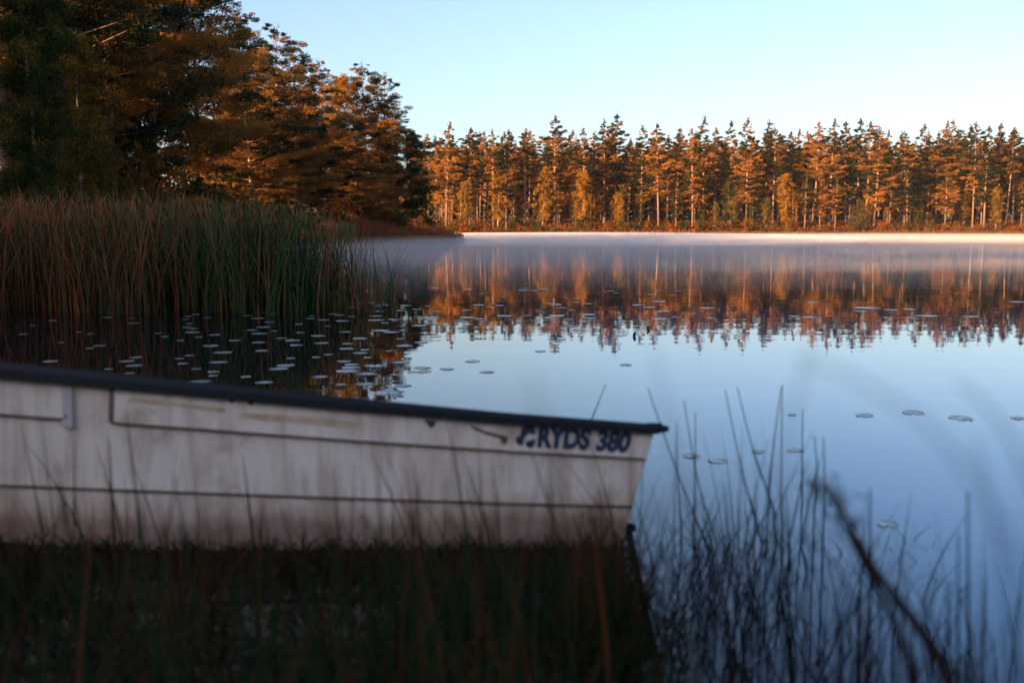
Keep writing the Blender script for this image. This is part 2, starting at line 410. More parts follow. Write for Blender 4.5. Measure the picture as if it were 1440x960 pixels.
print('building trees')
FAR = [pine_meshes(21, cb, R, nb, pads, 52, .42, 100 + i, .22, lw=.46, ts=(.04 if i % 2 else -.16))
       for i, (cb, R, nb, pads) in enumerate([(.36, 3.1, 60, 6), (.44, 2.8, 52, 6), (.30, 3.4, 66, 6), (.50, 3.0, 46, 6), (.40, 2.4, 58, 6), (.22, 3.2, 76, 6), (.52, 2.7, 44, 6), (.34, 2.6, 62, 6), (.18, 2.9, 70, 6), (.46, 3.3, 48, 6), (.26, 2.3, 66, 6), (.40, 3.0, 50, 7)])]
SHADE = [pine_meshes(22, .03, 4.2, 80, 5, 16, 1.0, 150 + i, .25, lw=.6) for i in range(2)]
FARB = [birch_meshes(13, .16, 2.6, 44, 17, .34, 140 + i, .10, tm) for i, tm in enumerate((.72, .55, .85))]
NEARP = [pine_meshes(20.5, cb, R, nb, pads, 120, .29, 200 + i, .26, lw=.26, rnd=.55, ts=.0)
         for i, (cb, R, nb, pads) in enumerate([(.08, 4.6, 96, 8), (.14, 4.2, 92, 8), (.04, 4.9, 104, 8), (.24, 3.6, 80, 7), (.12, 3.7, 94, 7)])]
NEARB = [birch_meshes(15, .12, 3.3, 70, 120, .17, 240, .15, .42), birch_meshes(14, .15, 2.3, 56, 80, .17, 241, .13, .56), birch_meshes(16, .14, 3.2, 66, 90, .18, 242, .16, .78)]
SHR = [shrub_meshes(1.8, 1.1, 700, .26, 260, .25), shrub_meshes(2.4, 1.2, 800, .26, 261, .5), shrub_meshes(1.5, 1.3, 700, .26, 262, .75)]
rng = np.random.default_rng(5)

# --- far shore: five staggered rows
def ordinal(n):
    if 10 <= n % 100 <= 20: return '%dth' % n
    return '%d%s' % (n, {1: 'st', 2: 'nd', 3: 'rd'}.get(n % 10, 'th'))
LOOK = ['mid-crowned', 'high-crowned', 'broad full', 'flat-topped bare-legged', 'slim', 'low-branched', 'long-trunked', 'narrow', 'deep-crowned', 'wide bare-legged', 'slim low-branched', 'thick-crowned']
fr = random.Random(3)
# silhouette of the far wood, read from the photo: (x in the photo, top of the tree)
front = [(628, 178), (661, 184), (694, 188), (712, 190), (738, 186), (780, 168), (806, 188), (822, 186), (848, 174), (864, 166), (900, 182), (925, 178), (948, 184), (972, 186),
         (987, 170), (1004, 184), (1025, 175), (1047, 172), (1072, 176), (1084, 184), (1106, 190), (1142, 176), (1163, 174), (1186, 176), (1202, 172), (1213, 176), (1225, 184), (1244, 188), (1268, 190),
         (1292, 180), (1322, 176), (1333, 174), (1350, 182), (1363, 176), (1379, 182), (1397, 178), (1410, 184), (1419, 184), (1441, 178)]
front_x = []
for i, (px, py) in enumerate(front):
    y = 213 + fr.uniform(0, 13); x = xat(px, y)
    z = float(ground_z(np.array([x]), np.array([y]))[0])
    top = CAM_H + (322 - py) * y / F
    s = (top - z) / 21.4
    k = fr.choice((1, 3, 5, 7, 9, 11)) if fr.random() < np.interp(px, [620, 800, 1000, 1440], [.85, .75, .45, .25]) else fr.choice((0, 2, 4, 6, 8, 10))
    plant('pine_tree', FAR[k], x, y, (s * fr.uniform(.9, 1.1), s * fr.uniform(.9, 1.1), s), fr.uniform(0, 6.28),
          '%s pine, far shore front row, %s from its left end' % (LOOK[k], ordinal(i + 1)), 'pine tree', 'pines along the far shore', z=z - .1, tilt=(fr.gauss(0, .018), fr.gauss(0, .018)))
    front_x.append(x)
for row, (y0, step) in enumerate([(225, 4.0), (234, 4.0), (244, 4.2), (255, 4.4), (268, 4.8)]):
    x = -44.0
    while x < .60 * y0 + 4:
        y = y0 + fr.uniform(-4, 4); xx = x + fr.uniform(-1.5, 1.5)
        s = fr.uniform(.80, .98); k = fr.randrange(len(FAR))
        p = px_of(xx, y)
        if p > 598:
            plant('pine_tree', FAR[k], xx, y, (s, s, s), fr.uniform(0, 6.28), 'pine deep in the far wood, showing through gaps between front pines', 'pine tree', 'pines back in the far shore wood', tilt=(fr.gauss(0, .02), fr.gauss(0, .02)))
        x += step * fr.uniform(.7, 1.3)
bl = [(700, 225, 1.0, 2, 'bright orange birch among the pines at the left end of the far shore'), (762, 228, 1.0, 0, 'golden birch between tall pines left of the middle far shore'),
      (818, 238, .95, 2, 'orange birch under two tall pines at the centre of the far shore'), (655, 250, .8, 1, 'small green-gold birch beside the leftmost far shore pines'),
      (1104, 232, .9, 0, 'yellow birch with clear trunk right of the middle of the far shore'), (1285, 262, .55, 1, 'low green birch at the waterside in front of dark pines far right'),
      (1208, 268, .5, 1, 'small leaning birch at the waterside of the far shore'), (870, 262, .6, 0, 'small golden birch before the pines of the middle far shore'), (1030, 262, .5, 1, 'pale green sapling at the waterline below the pines')]
for px, py, s, k, lab in bl:
    y = 211 + fr.uniform(0, 3); plant('birch_tree', FARB[k], xat(px, y), y, s, fr.uniform(0, 6), lab, 'birch tree', 'birches along the far shore')
sk = ['dark green', 'yellow-green', 'rust-orange']
for i in range(34):
    px = 610 + i * 24.6 + fr.uniform(-9, 9); y = 212 + fr.uniform(0, 9); s = fr.uniform(.28, .62)
    if fr.random() < .55: plant('young_pine', FAR[fr.choice([5, 8, 10])], xat(px, y), y, (s * 1.15, s * 1.15, s), fr.uniform(0, 6), 'short young pine under the tall far-shore pines, %s understorey tree from the left' % ordinal(i + 1), 'pine tree', 'understorey of the far shore')
    else: plant('young_birch', FARB[fr.choice([0, 1, 1])], xat(px, y), y, s * 1.25, fr.uniform(0, 6), 'short golden-green birch under the far-shore pines, %s understorey tree from the left' % ordinal(i + 1), 'birch tree', 'understorey of the far shore')
for i in range(46):
    px = 612 + i * 18.3 + fr.uniform(-6, 6); y = 208.4 + fr.uniform(0, 3.5); k = fr.choice([0, 0, 1, 1, 2]) if px > 900 else fr.choice([0, 1, 2, 2])
    s = fr.uniform(.5, 1.15)
    plant('waterside_shrub', SHR[k], xat(px, y), y, s, fr.uniform(0, 6), '%s %s shrub below the far wood, %s along the waterside from left' % ('tall' if s > .9 else 'low' if s < .7 else 'rounded', sk[k], ordinal(i + 1)), 'shrub', 'shrubs along the far waterside', part=('stem', 'crown'))

# --- left shore: the nearer wood on the point
left = [  # px, top y, distance, variant, label
    (20, -330, 45, 2, 'dark pine at the left edge of the photo behind the tall birch'),
    (165, -250, 52, 0, 'big dark pine with two bare orange stems near the top left'),
    (150, -120, 66, 3, 'slim pine trunk showing orange behind the big dark pine top left'),
    (225, -140, 60, 2, 'very dark spreading pine left of the gap in the left wood'),
    (285, -40, 72, 1, 'tall pine whose crown top leaves the photo beside the open sky'),
    (345, 24, 86, 4, 'pine with thin open top, first below the sky edge of the left wood'),
    (388, 50, 95, 1, 'pine with pointed top, second step down the sky edge of the left wood'),
    (425, 82, 100, 2, 'rounded orange pine with dense crown, third step down the sky edge'),
    (400, 110, 90, 0, 'low-branched orange pine at the front of the left wood'),
    (460, 96, 112, 4, 'pine with ragged top next to the golden birch on the point'),
    (520, 101, 116, 3, 'tall clear-stemmed pine standing highest near the end of the point'),
    (540, 112, 119, 4, 'narrow pine just right of the clear-stemmed pine on the point'),
    (505, 190, 108, 2, 'low dark pine under the tall clear-stemmed pine on the point'),
    (450, 170, 102, 1, 'reddish pine with low boughs right of the rounded orange pine'),
    (360, 130, 82, 1, 'dark-edged pine low in the front rank of the left wood'),
    (405, 205, 120, 2, 'dark low pine filling the foot of the left wood behind the orange trees'),
    (450, 215, 130, 0, 'low pine behind the reddish pine near the point'),
    (300, 170, 88, 2, 'wide low pine closing the gap at the foot of the left wood'),
    (562, 165, 121, 0, 'small pine between the point birch and the narrow pine'),
    (90, -260, 58, 1, 'pine hidden in the dark behind the tall birch at left'),
]
for i in range(5):
    y = 48 + i * 3.9; pxx = float(np.interp(y, [45, 75, 100, 125], [60, 245, 370, 500])) - (i % 3) * 30 + fr.uniform(-20, 20)
    left.append((pxx, float(np.interp(pxx, [150, 300, 345, 388, 460, 520, 560], [-110, 15, 55, 75, 120, 135, 190])) + fr.uniform(0, 30), y + 4, i % 5, None))
for px, py, y, k, lab in left:
    x = xat(px, y); z = float(ground_z(np.array([x]), np.array([y]))[0]); top = CAM_H + (322 - py) * y / F
    s = (top - z) / 20.9; wd = s * (1.0 if s > .8 else 1.0 / max(s, .5) * .85)
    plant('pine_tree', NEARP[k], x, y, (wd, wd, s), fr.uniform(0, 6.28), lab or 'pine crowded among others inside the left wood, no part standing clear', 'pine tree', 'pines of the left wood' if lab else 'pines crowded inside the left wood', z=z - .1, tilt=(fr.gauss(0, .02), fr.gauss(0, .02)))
for px, py, y, k, lab in [(60, -60, 38, 0, 'tall drooping birch with green and yellow leaves at the left edge, nearest tree'),
                          (120, 60, 42, 2, 'orange-leaved birch beside the drooping birch behind the reeds'),
                          (583, 172, 124, 1, 'slender white-stemmed birch at the tip of the point'),
                          (487, 118, 118, 2, 'golden birch among the pines near the end of the point'),
                          (330, 150, 84, 2, 'bright orange birch at the foot of the left wood'),
                          (215, 190, 56, 0, 'small shaded birch in the dark gap behind the reeds'),
                          (375, 180, 96, 2, 'yellow-orange birch low between two pines of the left wood'),
                          (600, 230, 128, 1, 'short bushy birch at the very tip of the point')]:
    x = xat(px, y); z = float(ground_z(np.array([x]), np.array([y]))[0]); top = CAM_H + (322 - py) * y / F
    s = (top - z) / 15.5
    plant('birch_tree', NEARB[k], x, y, s, fr.uniform(0, 6.28), lab, 'birch tree', 'birches of the left wood', z=z - .1)
for i in range(30):
    px = 30 + i * 19.5 + fr.uniform(-8, 8); y = np.interp(px, [0, 200, 330, 450, 560, 620], [36, 52, 78, 98, 114, 132]) + fr.uniform(-2, 4)
    k = fr.choice([1, 2, 2]) if px > 300 else fr.choice([0, 0, 1]); s = fr.uniform(.9, 1.9)
    plant('shore_shrub', SHR[k], xat(px, y), float(y), s, fr.uniform(0, 6), '%s shrub at the foot of the left wood, %s from the left' % (sk[k], ordinal(i + 1)), 'shrub', 'shrubs under the left wood', part=('stem', 'crown'))

# --- the wood behind and left of the viewer, outside the photo, which shades the near shore
def merged_wood(name, spots, variants):
    Vc = []; Tc = []; mb = MB()
    for (x, y, s, k, a) in spots:
        tm, cm = variants[k]
        z = float(ground_z(np.array([x]), np.array([y]))[0])
        ca, sa = math.cos(a) * s, math.sin(a) * s
        Rm = np.array(((ca, -sa, 0), (sa, ca, 0), (0, 0, s)))
        co = np.empty(len(cm.vertices) * 3, np.float32); cm.vertices.foreach_get('co', co); co = co.reshape(-1, 3) @ Rm.T + (x, y, z)
        Vc.append(co.reshape(-1, 4, 3)); t = np.empty(len(cm.polygons), np.float32); cm.attributes['tint'].data.foreach_get('value', t); Tc.append(t)
        mb.tube([(x, y, z - .3), (x, y, z + 20 * s)], [.24, .05], 6)
    return mb.mesh(name + '_trunks', M['pine_bark'], True), quads(name, np.concatenate(Vc), M['needles'], np.concatenate(Tc))
spots = []
for r_ in (58, 67, 76):
    q = -50.0
    while q < 50:
        x = sx * r_ + (-sy) * q * 1.0; y = sy * r_ + sx * q
        ok = not (y > 0 and x > -.56 * y - 5) and math.hypot(x, y) > 9
        if ok: spots.append((x + fr.uniform(-1.5, 1.5), y + fr.uniform(-1.5, 1.5), fr.uniform(1.0, 1.2), fr.choice((0, 1)), fr.uniform(0, 6)))
        q += 4.2 * fr.uniform(.7, 1.3)
spots += [(x_, y_, fr.uniform(.34, .46), fr.choice((0, 1)), fr.uniform(0, 6)) for x_, y_ in ((-35, 47), (-41, 40), (-40, 55), (-48, 46), (-50, 36), (-58, 52), (-60, 40), (-70, 44))]
tm, cm = merged_wood('woodland', spots, SHADE)
wl = link('woodland', cm); tag(wl, 'shaded pine wood on the near shore', 'woodland', kind='stuff'); link('trunks', tm, wl)

# the far wood goes on behind its visible rows
spots = [(x + fr.uniform(-2, 2), y + fr.uniform(-2, 2), fr.uniform(.7, .85), fr.choice((0, 1)), fr.uniform(0, 6)) for y in (279, 286, 294) for x in range(-50, 170, 4)]
tm, cm = merged_wood('woodland', spots, SHADE)
wl = link('woodland', cm); tag(wl, 'dense depth of the far wood behind all its visible rows', 'woodland', kind='stuff'); link('trunks', tm, wl)
# --- ground cover on the banks
rng = np.random.default_rng(21)
def cover(name, X, Y, hmax, ls, tm, mat, per=10, sd=.22):
    n = len(X); Z = ground_z(X, Y)
    ok = Z > .03; X, Y, Z = X[ok], Y[ok], Z[ok]; n = len(X)
    hh = hmax * rng.uniform(.3, 1, n); tt = tm + rng.normal(0, sd, n)
    P = np.repeat(np.stack([X, Y, Z], 1), per, 0) + rng.normal(size=(n * per, 3)) * np.array((.45, .45, 0))
    P[:, 2] += rng.random(n * per) * np.repeat(hh, per)
    S = ls * rng.uniform(.5, 1.3, n * per)
    T = np.clip(np.repeat(tt, per) + rng.normal(0, .1, n * per), 0, 1)
    return quads(name, leaf_quads(P, rng.normal(size=(n * per, 3)) + np.array((0, 0, .7)), S, S * .55), M[mat], T)
n = 5200
X = rng.uniform(-40, 125, n); Y = rng.uniform(205.5, 250, n) 
u_ = link('undergrowth', cover('undergrowth', X, Y, .7, .42, .68, 'shrub_leaf')); tag(u_, 'rust and green heath on the forest floor of the far shore', 'undergrowth', kind='stuff')
n = 3600
Y = rng.uniform(30, 140, n); X = np.interp(Y, [30, 44, 60, 80, 100, 118, 140], [-14, -15.5, -17.5, -17.5, -15.5, -11, -12.5]) - rng.random(n) ** 1.5 * 20
u_ = link('undergrowth', cover('undergrowth', X, Y, .9, .30, .62, 'shrub_leaf', 12)); tag(u_, 'orange and brown undergrowth beneath the left wood', 'undergrowth', kind='stuff')

# ------------------------------------------------------------------ reed beds
def tuft_mesh(name, bx, by, h, tint, width, lean=.16, nseg=4, mat='reed'):
    n = len(bx)
    base = np.stack([bx, by, np.maximum(ground_z(bx, by), 0) - .05], 1)
    off = rng.normal(0, 1, (n, 2)) * lean * h[:, None]
    # blades mostly turned towards no side in particular
    return strips(name, base, off, h, width, nseg, M[mat], tint, bend=1.7)
rng = np.random.default_rng(31)
n = 8400
px = rng.uniform(-380, 556, n)
dens = np.interp(px, [-60, 360, 430, 480, 520, 556], [1, 1, .6, .28, .10, .03]); keep = rng.random(n) < dens; px = px[keep]; n = len(px)
yy = 17.9 + rng.random(n) ** 1.3 * np.interp(px, [0, 300, 450, 540], [10, 9, 6, 2.5]) + .5 * np.sin(px * .03) + rng.normal(0, .25, n)
xx = (px - 720) / F * yy
h = np.interp(px, [0, 200, 330, 440, 540], [2.14, 2.16, 2.12, 1.86, 1.5]) * np.clip(rng.normal(.88, .16, n), .35, 1.12)
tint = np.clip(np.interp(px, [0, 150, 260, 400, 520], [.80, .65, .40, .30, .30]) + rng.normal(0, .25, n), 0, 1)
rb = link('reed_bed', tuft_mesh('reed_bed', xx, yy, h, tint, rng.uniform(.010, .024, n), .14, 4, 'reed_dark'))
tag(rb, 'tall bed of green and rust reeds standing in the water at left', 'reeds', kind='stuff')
n = 2250; px = rng.uniform(-380, 560, n); px = px[rng.random(n) < np.interp(px, [-60, 380, 440, 500, 560], [1, 1, .75, .4, .12])]; n = len(px)
yy = 17.7 + rng.random(n) ** 2 * 5 + .5 * np.sin(px * .03); xx = (px - 720) / F * yy
h = np.interp(px, [0, 200, 330, 440, 560], [2.16, 2.16, 2.12, 1.9, 1.4]) * np.clip(rng.normal(.86, .18, n), .3, 1.15)
tint = np.where(rng.random(n) < np.interp(px, [0, 160, 300, 560], [.72, .55, .26, .18]), rng.normal(.82, .12, n), rng.normal(.26, .12, n)).clip(0, 1)
link('reed_stems', tuft_mesh('reed_stems', xx, yy, h, tint, rng.uniform(.016, .034, n), .20, 5), rb)
# leaning leaves and feathery heads inside the same bed
n = 4000; px = rng.uniform(-380, 500, n); yy = 18 + rng.random(n) * 7; xx = (px - 720) / F * yy
hh = np.interp(px, [0, 330, 500], [1.95, 1.95, 1.5]) * rng.uniform(.8, 1.08, n)
P = np.stack([xx, yy, hh], 1) + rng.normal(size=(n, 3)) * np.array((.08, .08, .06))
lv = link('reed_head', quads('reed_head', leaf_quads(P, np.stack([rng.normal(0, .35, n), rng.normal(0, .35, n), np.ones(n)], 1), rng.uniform(.12, .30, n), rng.uniform(.015, .035, n)), M['reed'], np.where(rng.random(n) < np.interp(px, [0, 200, 500], [.8, .55, .3]), .85, .3) + rng.normal(0, .08, n)), rb)
# rust reeds on the tongue of the point
n = 9000; px = rng.uniform(455, 652, n); y = np.interp(px, [455, 560, 640, 652], [96, 105, 123, 137]) + rng.random(n) ** 1.5 * np.interp(px, [455, 600, 640, 652], [14, 10, 8, 2]); x = (px - 720) / F * y
hh = rng.uniform(.7, 1.5, n) * np.interp(px, [455, 610, 652], [1.2, 1.0, .55])
tg = link('reed_fringe', tuft_mesh('reed_fringe', x, y, hh, np.clip(rng.normal(.82, .16, n), 0, 1), rng.uniform(.05, .09, n), .1, 2)); tag(tg, 'low fringe of rust-red reeds round the tip of the point', 'reeds', kind='stuff')
# thin straw line along the far waterline
n = 7000; x = rng.uniform(-22, 122, n); y = 206.6 + rng.normal(0, .6, n); 
fs_ = link('sedge_fringe', tuft_mesh('sedge_fringe', x, y, rng.uniform(.3, .8, n), np.clip(rng.normal(.8, .15, n), 0, 1), rng.uniform(.08, .14, n), .1, 2)); tag(fs_, 'thin straw-coloured fringe along the far waterline', 'reeds', kind='stuff')

# ------------------------------------------------------------------ lily pads
def pad_mat():
    m, t, b = new_mat('lily_pad'); b.inputs['Roughness'].default_value = .45; b.inputs['Specular IOR Level'].default_value = .9; b.inputs['Coat Weight'].default_value = 1.0; b.inputs['Coat Roughness'].default_value = .35; b.inputs['Coat IOR'].default_value = 1.6
    oi = N(t, 'ShaderNodeObjectInfo'); r = ramp(t, [(0, (.13, .16, .11)), (.6, (.19, .19, .14)), (1, (.18, .13, .10))], oi.outputs['Random'])
    t.links.new(r.outputs['Color'], b.inputs['Base Color']); return m
M['pad'] = pad_mat()
def pad_mesh(seed):
    r = np.random.default_rng(seed); mb = MB(); n = 22; top = [(0, 0, .010)]; 
    for ring, rr in ((0, .55), (1, 1.0)):
        for i in range(n):
            a = rad(14) + (2 * math.pi - rad(28)) * i / (n - 1)
            wv = 1 + .05 * math.sin(3 * a + seed) + .03 * math.sin(7 * a)
            z = .008 + (.005 * math.sin(2 * a + seed) + .004 * abs(math.sin(4 * a)) if ring else .0)
            top.append((rr * wv * math.cos(a) * .5, rr * wv * math.sin(a) * .42, max(.006, z)))
    f = []
    for i in range(n - 1):
        f.append((0, 1 + i, 2 + i)); f.append((1 + i, 1 + n + i, 2 + n + i, 2 + i))
    mb.add(top, f)
    low = [(x, y, z - .006) for x, y, z in top]; mb.add(low, [tuple(reversed(q)) for q in f])
    rim = [(1 + n + i, 1 + n + i + 1, len(top) + 2 + n + i, len(top) + 1 + n + i) for i in range(n - 1)]
    mb.f.extend(rim); mb.m.extend([0] * len(rim)); mb.t.extend([0] * len(rim))
    return mb.mesh('lily_pad', M['pad'], True)
PADS = [pad_mesh(i) for i in range(5)]
lr = random.Random(9)
def pad(px, py, size, label, group=None, k=None):
    p = on_water(px, py, .001)
    o = link('lily_pad', PADS[lr.randrange(5) if k is None else k]); o.location = p; o.rotation_euler = (0, 0, lr.uniform(0, 6.28)); o.scale = (size, size, .3)
    return tag(o, label, 'lily pad', group)
def drift(n, x0, x1, y0, y1, label, s0=.08, s1=.19, bias=None):
    pts = []
    tries = 0
    while len(pts) < n and tries < 4000:
        tries += 1
        px = lr.uniform(x0, x1); py = y0 + (y1 - y0) * lr.random() ** 1.3
        if bias and not bias(px, py): continue
        p = on_water(px, py)
        if any((p[0] - q[0]) ** 2 + (p[1] - q[1]) ** 2 < .07 for q in pts): continue
        pts.append(p); pad(px, py, lr.uniform(s0, s1), label, 'lily pads ' + label.split(' in the ')[-1].split(' on the ')[-1])
drift(20, 20, 250, 446, 530, 'pale lily pad in the scattered drift at far left before the rust reeds')
drift(62, 250, 500, 440, 545, 'pale lily pad in the thick drift before the green reeds', .10, .24)
drift(44, 480, 610, 425, 560, 'pale lily pad in the drift under the reed bed tip', .10, .30, bias=lambda a, b: a < 610 - max(0, b - 470) * .25)
drift(34, 600, 830, 405, 470, 'pale lily pad in the mid-lake drift left of the upright leaves', .12, .32)
drift(22, 780, 1010, 408, 452, 'pale lily pad in the mid-lake drift around the upright leaves', .12, .34)
drift(10, 1110, 1440, 424, 446, 'lily pad in the far thin drift at the right side', .2, .5)
for px, py, s, lab in [(1215, 584, .16, 'single lily pad on open blue water, left of the pair at right'), (1284, 580, .2, 'dark lily pad on open blue water, middle of the right-hand row'), (1352, 588, .2, 'lily pad at the right end of the short row on blue water'),
                       (1432, 588, .13, 'lily pad cut by the right edge of the photo'), (1114, 583, .08, 'tiny dark leaf beside the tallest rush tip'), (1248, 737, .12, 'nearest lily pad, dark, alone on deep blue water'),
                       (1118, 633, .12, 'lily pad between rush stems, right of the tall tips'), (1066, 635, .1, 'small lily pad amid the rush stems'), (1010, 648, .14, 'lily pad low among rush stems beside the boat'), (972, 641, .13, 'lily pad behind the boat end'),
                       (665, 508, .19, 'lily pad alone above the middle of the boat'), (628, 519, .16, 'faint lily pad left of the lone one above the boat'), (685, 523, .16, 'lower lily pad of three above the boat'), (880, 513, .16, 'small lone pad on bright water above the boat lettering'),
                       (742, 478, .17, 'dark pad under the reflected pine tops'), (760, 494, .16, 'small pad just below the reflected pine tops'), (1340, 587, .08, 'little leaf touching the right end pad')]:
    pad(px, py, s, lab)
# two upright curled leaves
def curled():
    mb = MB(); n = 9; pts = []
    for j in range(6):
        v = j / 5
        for i in range(n):
            a = -1.9 + 3.8 * i / (n - 1); wd = math.sin(math.pi * (.12 + .80 * v)) ** .7
            pts.append((.5 * wd * math.sin(a) * .8, .22 * wd * math.cos(a), v + .12 * math.cos(a)))
    f = [(j * n + i, j * n + i + 1, (j + 1) * n + i + 1, (j + 1) * n + i) for j in range(5) for i in range(n - 1)]
    mb.add(pts, f); me = mb.mesh('upright_leaf', mat_plain('dark_leaf', (.012, .014, .02), .4), True); return me
cm_ = curled()
for px, py, s, lab in [(891, 474, .062, 'larger dark curled leaf standing up from the water mid-lake'), (913, 466, .05, 'smaller dark curled leaf standing right of the larger one mid-lake')]:
    o = link('curled_leaf', cm_); o.location = on_water(px, py, -.01); o.scale = (s, s, s * 1.25); o.rotation_euler = (0, .35 if s > .055 else -.6, .4); tag(o, lab, 'curled leaf')

# ------------------------------------------------------------------ rowing boat
HEEL = rad(14); CH, SH = math.cos(HEEL), math.sin(HEEL)
BX, BY, BZ = .68, 5.06, -.19
LEN = 3.8
def half_g(u): return float(np.interp(u, [0, .7, 1.5, 2.3, 3.2, 3.5, 3.7, 3.8], [.58, .635, .66, .66, .645, .52, .33, .18]))
def half_c(u): return half_g(u) * float(np.interp(u, [0, 2.5, 3.8], [.80, .80, .45]))
def Hh(u): return float(np.interp(u, [0, .7, 1.5, 2.3, 3.1, 3.8], [.632, .680, .752, .832, .912, .97]))
def wchine(u): return .06 + float(np.interp(u, [3.3, 3.8], [0, .25]))
def wor(u, v, w):
    return (BX - u, BY - v * CH + w * SH, BZ + v * SH + w * CH)
def S(u, s, off=0.0, side=1):
    """point of the hull side: s = 0 chine .. 1 gunwale; off = outwards"""
    b = half_c(u) + (half_g(u) - half_c(u)) * s ** .85 + off
    wv = wchine(u) + (Hh(u) - wchine(u)) * s
    ur = u + .165 * (1 - s) * max(0, 1 - u / .8)
    return wor(ur, side * b, wv)
boat = empty('rowing_boat', (BX - 1.9, BY, 0)); tag(boat, 'white clinker rowing boat with black rub rail, stern to the right, moored in front', 'rowing boat')
def bpart(name, mb, mats, parent=boat, smooth=False):
    me = mb.mesh(name, mats, smooth); me.transform(Matrix.Translation((-boat.location.x, -boat.location.y, 0))) if parent is boat else None
    return link(name, me, parent)
def hull_mat():
    m, t, b = new_mat('worn_white_gelcoat'); b.inputs['Roughness'].default_value = .45; b.inputs['Specular IOR Level'].default_value = .35
    tc = N(t, 'ShaderNodeTexCoord')
    n1 = N(t, 'ShaderNodeTexNoise', Scale=2.2, Detail=8.0, Roughness=.65); t.links.new(tc.outputs['Object'], n1.inputs['Vector'])
    mp = N(t, 'ShaderNodeMapping'); mp.inputs['Scale'].default_value = (9, 9, .8); t.links.new(tc.outputs['Object'], mp.inputs['Vector'])
    n2 = N(t, 'ShaderNodeTexNoise', Scale=1.5, Detail=4.0); t.links.new(mp.outputs[0], n2.inputs['Vector'])
    r1 = ramp(t, [(.28, (.34, .22, .16)), (.46, (.72, .60, .50)), (.75, (.84, .74, .63))], n1.outputs['Fac'])
    r2 = ramp(t, [(.35, (.62, .50, .42)), (.55, (1, 1, 1))], n2.outputs['Fac'])
    mx = N(t, 'ShaderNodeMix', data_type='RGBA', blend_type='MULTIPLY'); mx.inputs[0].default_value = .6
    t.links.new(r1.outputs['Color'], mx.inputs[6]); t.links.new(r2.outputs['Color'], mx.inputs[7])
    # weed and mud stain creeping up from the waterline
    sp = N(t, 'ShaderNodeSeparateXYZ'); t.links.new(tc.outputs['Object'], sp.inputs[0])
    ns = N(t, 'ShaderNodeTexNoise', Scale=5.0, Detail=6.0); t.links.new(tc.outputs['Object'], ns.inputs['Vector'])
    ma = N(t, 'ShaderNodeMath', operation='MULTIPLY_ADD'); ma.inputs[1].default_value = -.22; t.links.new(ns.outputs['Fac'], ma.inputs[0]); t.links.new(sp.outputs['Z'], ma.inputs[2])
    rs = ramp(t, [(-0.0, (.42, .30, .25)), (.06, (.74, .64, .59)), (.16, (1, 1, 1))], ma.outputs[0])
    m2 = N(t, 'ShaderNodeMix', data_type='RGBA', blend_type='MULTIPLY'); m2.inputs[0].default_value = .9
    t.links.new(mx.outputs[2], m2.inputs[6]); t.links.new(rs.outputs['Color'], m2.inputs[7]); t.links.new(m2.outputs[2], b.inputs['Base Color'])
    return m
M['hull'] = hull_mat()
M['seam'] = mat_plain('brown_seam_grime', (.14, .075, .055), .8, .2, (20, (.24, .14, .11)))
M['rubber'] = mat_plain('black_rubber', (.006, .006, .008), .55, .3, (8, (.012, .012, .016)))
M['navy'] = mat_plain('navy_lettering', (.010, .022, .055), .5, .3, (25, (.02, .035, .07)))
M['blue'] = mat_plain('blue_mark', (.012, .045, .10), .5)
M['tape'] = mat_plain('old_tape', (.46, .32, .17), .6, .2, (14, (.62, .46, .36)))
M['rust'] = mat_plain('rust_stain', (.10, .035, .02), .8, .2, (18, (.20, .09, .05)))
M['wood'] = mat_plain('thwart_wood', (.16, .10, .06), .6, .3, (6, (.22, .15, .09)))
us = np.concatenate([np.linspace(0, .8, 9), np.linspace(.9, 3.8, 30)])
LV = [0.0, .355, .745, 1.0]
hull = MB(); seam = MB()
def strip(mb, uu, s0, s1, o0, o1, side, mi=0, ends=False):
    v = []
    for u in uu: v += [S(u, s0, o0, side), S(u, (s0 + s1) / 2, (o0 + o1) / 2, side), S(u, s1, o1, side)]
    f = [(3 * i + k, 3 * i + 3 + k, 3 * i + 4 + k, 3 * i + 1 + k) for i in range(len(uu) - 1) for k in (0, 1)]
    mb.add(v, f, mi)
    # lower lip
    v = []
    for u in uu: v += [S(u, s0, o0, side), S(u, s0 + .012, -.004, side)]
    mb.add(v, [(2 * i, 2 * i + 1, 2 * i + 3, 2 * i + 2) for i in range(len(uu) - 1)], mi)
    if ends:
        for u in (uu[0], uu[-1]): mb.add([S(u, s0, o0, side), S(u, s1, o1, side), S(u, s1, -.004, side), S(u, s0, -.004, side)], [(0, 1, 2, 3)], mi)
